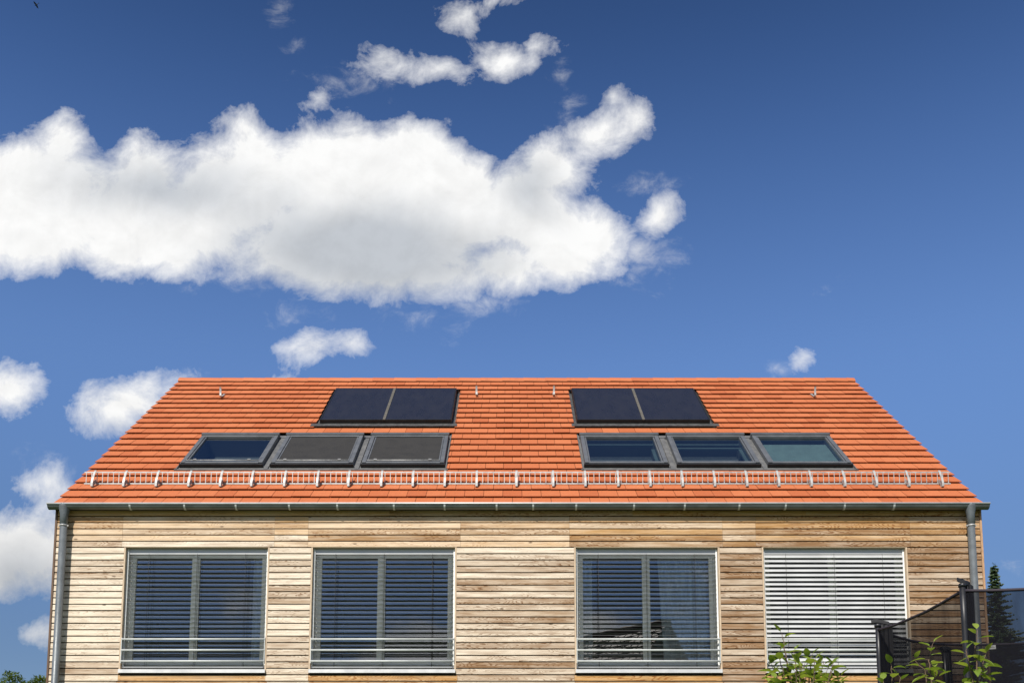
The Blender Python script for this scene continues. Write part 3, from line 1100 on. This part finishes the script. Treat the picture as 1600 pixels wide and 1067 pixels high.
rt = random.Random(11)
for i, a in enumerate(angs):
    q = on_ring(a, TRAD, 0)
    b = MB()
    TP = TH if i < 2 else hem_z - .02
    zz = [BED - .25 + k * (TP - BED + .215) / 10 for k in range(11)]
    b.tube([(q.x + rt.uniform(-.002, .002), q.y + rt.uniform(-.002, .002), z) for z in zz], [.0205 + rt.uniform(-.0012, .0012) for _ in zz], 16)
    # tilted pole cap
    tang = Vector((-math.sin(a), math.cos(a), 0))
    b.tube([(q.x, q.y, TP - .05), (q.x, q.y, TP - .03), (q.x, q.y, TP - .024)], [.027, .027, .020], 16)
    po = b.build('pole', 'foam', tr)
    # net gathered and laced round the pole
    b = MB()
    nu, nv = 20, 26
    wid = .062 if i != 1 else .085
    dirs = -tang if i in (1, 2) else tang
    inward = -Vector((math.cos(a), math.sin(a), 0))
    if i == 0:
        dirs = Vector((1, .1, 0)).normalized()
    if i == 1:
        dirs = Vector((1, -.15, 0)).normalized()
    phs = [rt.uniform(0, 6) for _ in range(4)]
    vs = []
    for v in range(nv + 1):
        f = v / nv
        z = TP - .01 - f * (TP - BED - .05)
        for u in range(nu + 1):
            e = u / nu
            wob = .012 * math.sin(e * 17 + phs[0] + f * 5) + .006 * math.sin(e * 31 + phs[1] - f * 9)
            ww = wid * (.82 + .22 * math.sin(f * 7 + phs[2]) * f + .10 * (1 - f))
            p = q + dirs * (e * ww + .012) + inward * (.010 + wob)
            vs.append((p.x, p.y, z + (.018 * math.sin(e * 3.1) - .03 * e) * (1 - f) ** 4))
    b.add(vs, [(v * (nu + 1) + u, v * (nu + 1) + u + 1, (v + 1) * (nu + 1) + u + 1, (v + 1) * (nu + 1) + u) for v in range(nv) for u in range(nu)], smooth=True)
    ga = b.build('gathered_net', 'gathered', po)
    # folded cover over the pole top
    b = MB()
    p0 = q - dirs * .026
    p1 = q + dirs * (wid - .015)
    up = .018
    vs = []
    for (p, z) in ((p0, TP + (up if i < 2 else .0)), (p1, TP - .006)):
        for s_ in (-.028, .028):
            for dz in (-.034, .0):
                pp = p + inward * s_
                vs.append((pp.x, pp.y, z + dz))
    b.add(vs, [(0, 1, 3, 2), (4, 6, 7, 5), (0, 4, 5, 1), (2, 3, 7, 6), (1, 5, 7, 3), (0, 2, 6, 4)])
    b.build('pole_cover', 'gathered', po, .006)
order = sorted(range(6), key=lambda i: angs[i] % (2 * math.pi))
for k in range(6):
    a0, a1 = angs[order[k]], angs[order[(k + 1) % 6]]
    while a1 < a0:
        a1 += 2 * math.pi
    P0_, P1_ = on_ring(a0, TRAD, hem_z), on_ring(a1, TRAD, hem_z)
    nu, nv = 16, 16
    b = MB()
    hem = []
    vs = []
    for v in range(nv + 1):
        f = v / nv
        for u in range(nu + 1):
            e = u / nu
            p = P0_.lerp(P1_, e)
            sag = .030 * 4 * e * (1 - e)
            inn = Vector((-p.x, -p.y, 0)).normalized() * (.03 * math.sin(f * math.pi) * 4 * e * (1 - e))
            z = hem_z - sag * (1 - f) - f * (hem_z - BED)
            w_ = (.008 * math.sin(e * 14 + k) + .005 * math.sin(e * 33 + k * 2)) * (.3 + f)
            q = p + inn + Vector((p.x, p.y, 0)).normalized() * w_
            vs.append((q.x, q.y, z))
            if v == 0:
                hem.append((q.x, q.y, z))
    b.add(vs, [(v * (nu + 1) + u, v * (nu + 1) + u + 1, (v + 1) * (nu + 1) + u + 1, (v + 1) * (nu + 1) + u) for v in range(nv) for u in range(nu)], smooth=True)
    net = b.build('net_panel', 'net', tr)
    b = MB()
    b.tube(hem, .0115, 8)
    b.build('hem', 'tube', net)
# small white label sewn to the far hem
i0 = 2
pc, pd = on_ring(angs[2], TRAD, 0) + Vector((TC.x, TC.y, 0)), on_ring(angs[3], TRAD, 0) + Vector((TC.x, TC.y, 0))
sa_, _ = heading(1549, 1008)
best = min((abs((pc.lerp(pd, e / 400).x - CX) - sa_ * (pc.lerp(pd, e / 400).y - CY)), e / 400) for e in range(401))[1]
lp = pc.lerp(pd, best) - Vector((TC.x, TC.y, 0))
ld = (pd - pc).normalized()
ln_ = Vector((ld.y, -ld.x, 0))
if ln_.y > 0:
    ln_ = -ln_
b = MB()
for (za, zb, off, x0, x1) in ((0, .036, 0, -.034, .034),):
    pts = []
    for z in (za, zb):
        for o_ in (.006, .009):
            for x in (x0, x1):
                p = lp + ld * x + ln_ * o_
                pts.append((p.x, p.y, hem_z - .068 + z))
    b.hull(pts)
tg = b.build('sewn_label', 'tag', tr)
b = MB()
for (x0, x1, z0, z1) in ((-.024, -.019, .012, .026), (-.019, -.012, .022, .026), (-.008, -.003, .010, .026), (-.003, .004, .017, .021), (.008, .013, .010, .026), (.016, .024, .012, .016)):
    pts = []
    for z in (z0, z1):
        for o_ in (.0092, .0100):
            for x in (x0, x1):
                p = lp + ld * x + ln_ * o_
                pts.append((p.x, p.y, hem_z - .068 + z))
    b.hull(pts)
b.build('print', 'ink', tg)
b = MB()
ringp = [on_ring(2 * math.pi * k / 48, TRAD - .03, BED - .02) for k in range(49)]
b.tube(ringp, .022, 10, cap=False)
b.build('frame_ring', 'galv', tr)
b = MB()
b.add([on_ring(2 * math.pi * k / 48, TRAD - .10, BED - .01) for k in range(48)], [tuple(range(48))])
b.build('jumping_bed', 'gathered', tr)
for k in range(4):
    b = MB()
    q = on_ring(R(20 + 90 * k), TRAD - .03, 0)
    b.tube([(q.x, q.y, BED - .02), (q.x, q.y, .0)], .02, 10)
    b.build('leg', 'galv', tr)


# ------------------------------------------------------------------ young apple trees in front
def leaf(b, base, direction, length, width, col, up=Vector((0, 0, 1)), curl=.25, fold=.35):
    d = direction.normalized()
    side = d.cross(up)
    if side.length < .05:
        side = Vector((1, 0, 0))
    side.normalize()
    nrm = side.cross(d).normalized()
    n_ = 6
    vs = []
    for i in range(n_ + 1):
        e = i / n_
        w = width * .5 * (math.sin(math.pi * min(1, e ** .8)) ** .75 if 0 < e < 1 else 0) + .0006
        c = base + d * (length * e) - nrm * (curl * length * e * e)
        lift = nrm * (fold * w)
        vs += [c + side * w + lift, c, c - side * w + lift]
    fs = []
    for i in range(n_):
        o = i * 3
        fs += [(o, o + 1, o + 4, o + 3), (o + 1, o + 2, o + 5, o + 4)]
    b.add(vs, fs, col, True)


def apple_tree(name, X, Y0, y, shoots, label, seed, size=.086, step=.025, per=(11, 15)):
    r = random.Random(seed)
    foot = at(X, Y0, y)
    root = empty(name, (foot.x, foot.y, 0))
    tag(root, label, 'tree', 'young apple trees in front of the house')
    o_ = Vector((foot.x, foot.y, 0))
    wood = MB()
    fork = Vector((0, 0, foot.z))
    wood.tube([(0, 0, -.05), (.01, .0, foot.z * .4), (-.008, .006, foot.z * .75), fork], [.022, .018, .013, .010], 10)
    b = MB()
    for (pts, cnt) in shoots:
        path = [fork] + [at(px, py, y + dy_) - o_ for (px, py, dy_) in pts]
        # smooth the path
        fine = []
        for i in range(len(path) - 1):
            for k in range(5):
                fine.append(path[i].lerp(path[i + 1], k / 5) + Vector((r.uniform(-1, 1), r.uniform(-1, 1), 0)) * .003)
        fine.append(path[-1])
        nn = len(fine)
        wood.tube(fine, [max(.0014, .0055 * (1 - i / nn) + .0012) for i in range(nn)], 6)
        # leaves from the tip down
        tot = sum((fine[i + 1] - fine[i]).length for i in range(nn - 1))
        s = 0.
        phi = r.uniform(0, 6)
        k = 0
        while k < cnt * 1.5 and s < tot * .96:
            # point at distance s from the tip
            acc, i = 0., nn - 1
            while i > 0 and acc + (fine[i] - fine[i - 1]).length < s:
                acc += (fine[i] - fine[i - 1]).length
                i -= 1
            p = fine[i].lerp(fine[max(i - 1, 0)], min(1, (s - acc) / max(1e-6, (fine[i] - fine[max(i - 1, 0)]).length)))
            ax_ = (fine[i] - fine[max(i - 1, 0)]).normalized()
            phi += 2.4 + r.uniform(-.3, .3)
            outw = Vector((math.cos(phi), math.sin(phi), 0))
            rise = 1.5 if k == 0 else max(-.15, .75 - .13 * k + r.uniform(-.25, .25))
            d = (outw + Vector((0, 0, rise))).normalized()
            L_ = size * min(1., .68 + .10 * k) * r.uniform(.82, 1.15)
            st = p + d * .016
            wood.tube([p, st], .0011, 5, cap=False)
            leaf(b, st, (d + Vector((0, 0, -.12))).normalized(), L_, L_ * r.uniform(.46, .58), (r.random(), r.random(), 0, 0), curl=r.uniform(.08, .42), fold=r.uniform(.15, .55))
            s += step * r.uniform(.7, 1.3)
            k += 1
    wood.build('trunk', 'twig', root)
    b.build('crown', 'leaf', root)
    return root


rs = random.Random(5)
tips = [(1222, 990, 0), (1206, 1040, .05), (1216, 1020, -.06), (1240, 1018, .1), (1262, 1030, -.05), (1287, 1034, .06), (1303, 1040, 0), (1310, 1062, -.08),
        (1250, 1040, -.14), (1275, 1044, .14), (1232, 1038, .16), (1212, 1062, -.12), (1296, 1066, .15), (1240, 1062, .02), (1268, 1060, -.2), (1222, 1056, .2), (1282, 1070, -.15), (1255, 1070, .1), (1206, 1078, .1), (1310, 1084, .1)]
for k in range(22):
    tips.append((rs.uniform(1202, 1316), rs.uniform(1024, 1088), rs.uniform(-.22, .22)))
sh = []
for (tx, ty, dd) in tips:
    mx = 1258 + (tx - 1258) * .62
    sh.append((((mx + rs.uniform(-5, 5), ty + 62 + rs.uniform(-8, 8), dd * .6), ((tx + mx) / 2 + rs.uniform(-3, 3), ty + 30, dd * .85), (tx, ty, dd)), rs.randint(9, 13)))
apple_tree('apple_tree', 1258, 1175, -8.0, sh, 'bushy young apple tree full of bright green leaves in front of the closed blind', 21)
apple_tree('apple_tree', 1398, 1180, -8.1, [(((1394, 1110, 0), (1394, 1070, 0), (1393, 1040, 0)), 8), (((1402, 1110, .03), (1403, 1082, .03), (1407, 1058, .03)), 5), (((1388, 1110, -.03), (1385, 1085, -.03), (1380, 1064, -.03)), 5)],
           'low leafy apple shoot beside the foot of the shorter trampoline pole', 33)
apple_tree('apple_tree', 1455, 1180, -8.05, [(((1453, 1110, 0), (1456, 1060, 0), (1451, 1032, .0), (1457, 1006, 0)), 9), (((1450, 1085, 0), (1446, 1048, -.02), (1430, 1032, -.03)), 6), (((1458, 1100, .02), (1462, 1070, .03), (1461, 1045, .04)), 5)],
           'slim apple shoot with spread leaves between the two trampoline poles', 35)
apple_tree('apple_tree', 1522, 1180, -7.9, [(((1526, 1110, 0), (1527, 1050, 0), (1524, 1015, .0), (1527, 985, 0)), 13), (((1530, 1080, 0), (1534, 1045, .02), (1540, 1022, .03)), 6), (((1520, 1060, 0), (1514, 1035, -.03), (1509, 1016, -.03)), 6), (((1531, 1080, .02), (1536, 1064, .03), (1541, 1046, .05)), 4)],
           'tallest apple shoot, standing right before the higher trampoline pole', 37)

# ------------------------------------------------------------------ spruce beyond the right gable
r = random.Random(3)
top = at(1553, 886, 20.)
sp0 = empty('spruce_tree', (top.x, top.y, 0))
tag(sp0, 'dark green spruce rising behind the right gable of the house', 'tree')
HT = top.z
b = MB()
b.tube([(0, 0, -.1), (.03, 0, HT * .4), (-.02, .02, HT * .75), (0, 0, HT + .05)], [.20, .14, .07, .008], 10)
b.build('trunk', 'bark', sp0)
b = MB()
z = HT - .04
while z > 1.2:
    depth = HT - z
    rad = (.10 + .33 * depth) * r.uniform(.72, 1.15) if depth < 5 else (2.1 + .16 * (depth - 5)) * r.uniform(.85, 1.1)
    nb_ = 6 + int(min(8, depth * 2.6))
    a0 = r.uniform(0, 6.28)
    for k in range(nb_):
        a_ = a0 + 2 * math.pi * k / nb_ + r.uniform(-.25, .25)
        Lb = rad * r.uniform(.45, 1.15)
        r0_ = r.uniform(-.06, .06)
        n_ = max(4, int(Lb * (15 if z > HT - 6 else 7)))
        for i in range(n_):
            e = (i + r.random()) / n_
            x_ = Lb * e
            zz_ = z + r0_ + .34 * Lb * e * (.45 - e * .75) + .16 * Lb * e ** 3
            c = Vector((math.cos(a_) * x_, math.sin(a_) * x_, zz_))
            for s_ in (-1, 1, 0):
                sl_ = (.10 + .24 * (1 - e)) * min(1., .42 + Lb * .45) * r.uniform(.7, 1.2)
                da = a_ + s_ * r.uniform(.5, 1.0)
                dv = Vector((math.cos(da), math.sin(da), r.uniform(-.28, .12)))
                e_ = c + dv * sl_
                side = dv.cross(Vector((0, 0, 1))).normalized() * (.020 + .03 * sl_)
                m1 = c.lerp(e_, .45)
                dr = Vector((0, 0, -.02 - .12 * sl_ * r.random()))
                b.add([c, m1 + side + dr, e_, m1 - side + dr, m1 + Vector((0, 0, .03))], [(0, 1, 4), (1, 2, 4), (2, 3, 4), (3, 0, 4)], (r.random(), r.random(), 0, 0))
    z -= .085 + .026 * min(depth, 4) * r.uniform(.6, 1.4)
# leader needles at the very top
for i in range(60):
    zz_ = HT - r.random() * .55 + .12
    a_ = r.uniform(0, 6.28)
    c = Vector((0, 0, zz_))
    e_ = c + Vector((math.cos(a_) * .07, math.sin(a_) * .07, .05))
    b.add([c, e_ + Vector((.008, 0, 0)), e_ - Vector((.008, 0, 0))], [(0, 1, 2)], (r.random(), 0, 0, 0))
b.build('crown', 'spruce', sp0)


# ------------------------------------------------------------------ leafy trees beyond the left gable
def broadleaf(X, Y, y, label, seed, lobes, count, lsize):
    r = random.Random(seed)
    tp = at(X, Y, y)
    root = empty('broadleaf_tree', (tp.x, tp.y, 0))
    tag(root, label, 'tree', 'leafy trees beyond the left gable')
    b = MB()
    b.tube([(0, 0, -.1), (.05, .03, tp.z * .3), (-.04, .0, tp.z * .6), (.0, .0, tp.z * .93)], [.17, .13, .08, .02], 10)
    for k in range(9):
        a_ = k * 2.4
        z0 = tp.z * (.35 + .05 * k)
        l_ = 1.1 - .06 * k
        b.tube([(0, 0, z0), (math.cos(a_) * l_ * .5, math.sin(a_) * l_ * .5, z0 + .35), (math.cos(a_) * l_, math.sin(a_) * l_, z0 + .85)], [.05, .035, .01], 7)
    b.build('trunk', 'bark', root)
    b = MB()
    for i in range(count):
        lx, ly, lz, lr = lobes[i % len(lobes)]
        v = Vector((r.gauss(0, 1), r.gauss(0, 1), r.gauss(0, 1))).normalized() * lr * (r.random() ** .4) * r.uniform(.82, 1.10)
        c = Vector((lx, ly, tp.z + lz)) + v
        d = (v.normalized() + Vector((r.uniform(-.8, .8), r.uniform(-.8, .8), r.uniform(-.5, .5)))).normalized()
        leaf(b, c, d, lsize * r.uniform(.7, 1.3), lsize * r.uniform(.4, .6), (r.random(), r.random(), 0, 0), curl=.3)
    b.build('crown', 'broad', root)


broadleaf(18, 1049, 15., 'dark leafy tree crown peeping over the left edge beside the house, the rounder one', 41,
          [(.02, 0, -.36, .36), (-.42, .1, -.62, .40), (.45, -.1, -.70, .38), (0, .3, -1.1, .85), (.1, -.5, -1.5, .95), (-.9, .3, -1.2, .6), (.5, .2, -1.9, .9), (-.3, 0, -2.3, 1.0)], 5600, .085)
broadleaf(64, 1055, 16.5, 'yellowish leafy tree crown touching the left corner board of the house', 43,
          [(0, 0, -.30, .30), (.45, .1, -.40, .42), (-.35, 0, -.50, .32), (.2, .3, -1.1, .9), (-.1, -.4, -1.6, 1.0), (.5, .1, -2.1, .9)], 4600, .085)

# ------------------------------------------------------------------ the house across the garden, mirrored in the panes
nh = empty('neighbour_house', (4.75, -17.5, 0))
nh.rotation_euler = (0, 0, R(225))
tag(nh, 'pale house with dark tiled gable roof seen mirrored in a window', 'house')
RZ, HWN, LN = 8.55, 3.9, 10.5
b = MB()
ez = RZ - HWN * 1.0
vs = []
for x in (.25, LN):
    vs += [(x, -HWN + .3, 0), (x, HWN - .3, 0), (x, HWN - .3, ez + .1), (x, 0, RZ - .2), (x, -HWN + .3, ez + .1)]
b.add(vs, [(4, 3, 2, 1, 0), (5, 6, 7, 8, 9)] + [(i, (i + 1) % 5, 5 + (i + 1) % 5, 5 + i) for i in range(5)])
b.build('wall', 'plaster', nh)
b = MB()
for sg in (-1, 1):
    nr = 24
    for i in range(nr):
        f0, f1 = i / nr, (i + 1) / nr + .012
        x = -.02
        while x < LN + .2:
            for (u0, u1) in ((x, x + .29),):
                y0_, y1_ = HWN * (1 - f0), HWN * (1 - f1)
                z0_, z1_ = ez + HWN * f0 + .05, ez + HWN * f1 + .015
                vs = [(xx, sg * yy, zz_) for (yy, zz_) in ((y0_, z0_ - .03), (y1_, z1_ - .03)) for xx in (u0, u1)] + [(xx, sg * yy, zz_ + (.012 if xx == u0 else -.008)) for (yy, zz_) in ((y0_, z0_), (y1_, z1_)) for xx in (u0, u1)]
                b.hull(vs, (rnd.random(), rnd.random(), 0, 0))
            x += .3
ro = b.build('roof', 'old_tile', nh)
b = MB()
b.tube([(-.05 + .35 * k, 0, RZ + .03 + (.02 if k % 2 else 0)) for k in range(32)], .11, 8)
b.build('ridge_tiles', 'old_tile', ro)

# ------------------------------------------------------------------ a bird high up
bp_ = at(57, 8, 14.)
bd_ = empty('bird', bp_)
bd_.rotation_euler = (R(-30), R(-38), 0)
bd_.scale = (.75, .75, .75)
tag(bd_, 'tiny dark bird gliding in the deep blue sky', 'bird')
b = MB()
b.tube([(-.075, 0, 0), (-.055, 0, .004), (-.02, 0, .004), (.02, 0, .002), (.06, 0, 0), (.10, 0, -.002)], [.004, .013, .019, .017, .009, .003], 10)
for sg in (-1, 1):
    vs = [(-.035, sg * .012, .008), (-.05, sg * .07, .018), (-.02, sg * .15, .012), (.005, sg * .085, .012), (.02, sg * .012, .006)]
    vs += [(x, y, z - .004) for (x, y, z) in vs]
    b.add(vs, [(0, 1, 2, 3, 4), (9, 8, 7, 6, 5)] + [(i, (i + 1) % 5, 5 + (i + 1) % 5, 5 + i) for i in range(5)])
b.add([(.09, 0, .004), (.13, -.02, .002), (.122, 0, .002), (.13, .02, .002), (.09, 0, -.003)], [(0, 1, 2, 3), (4, 3, 2, 1)])
b.build('body', 'bird', bd_)
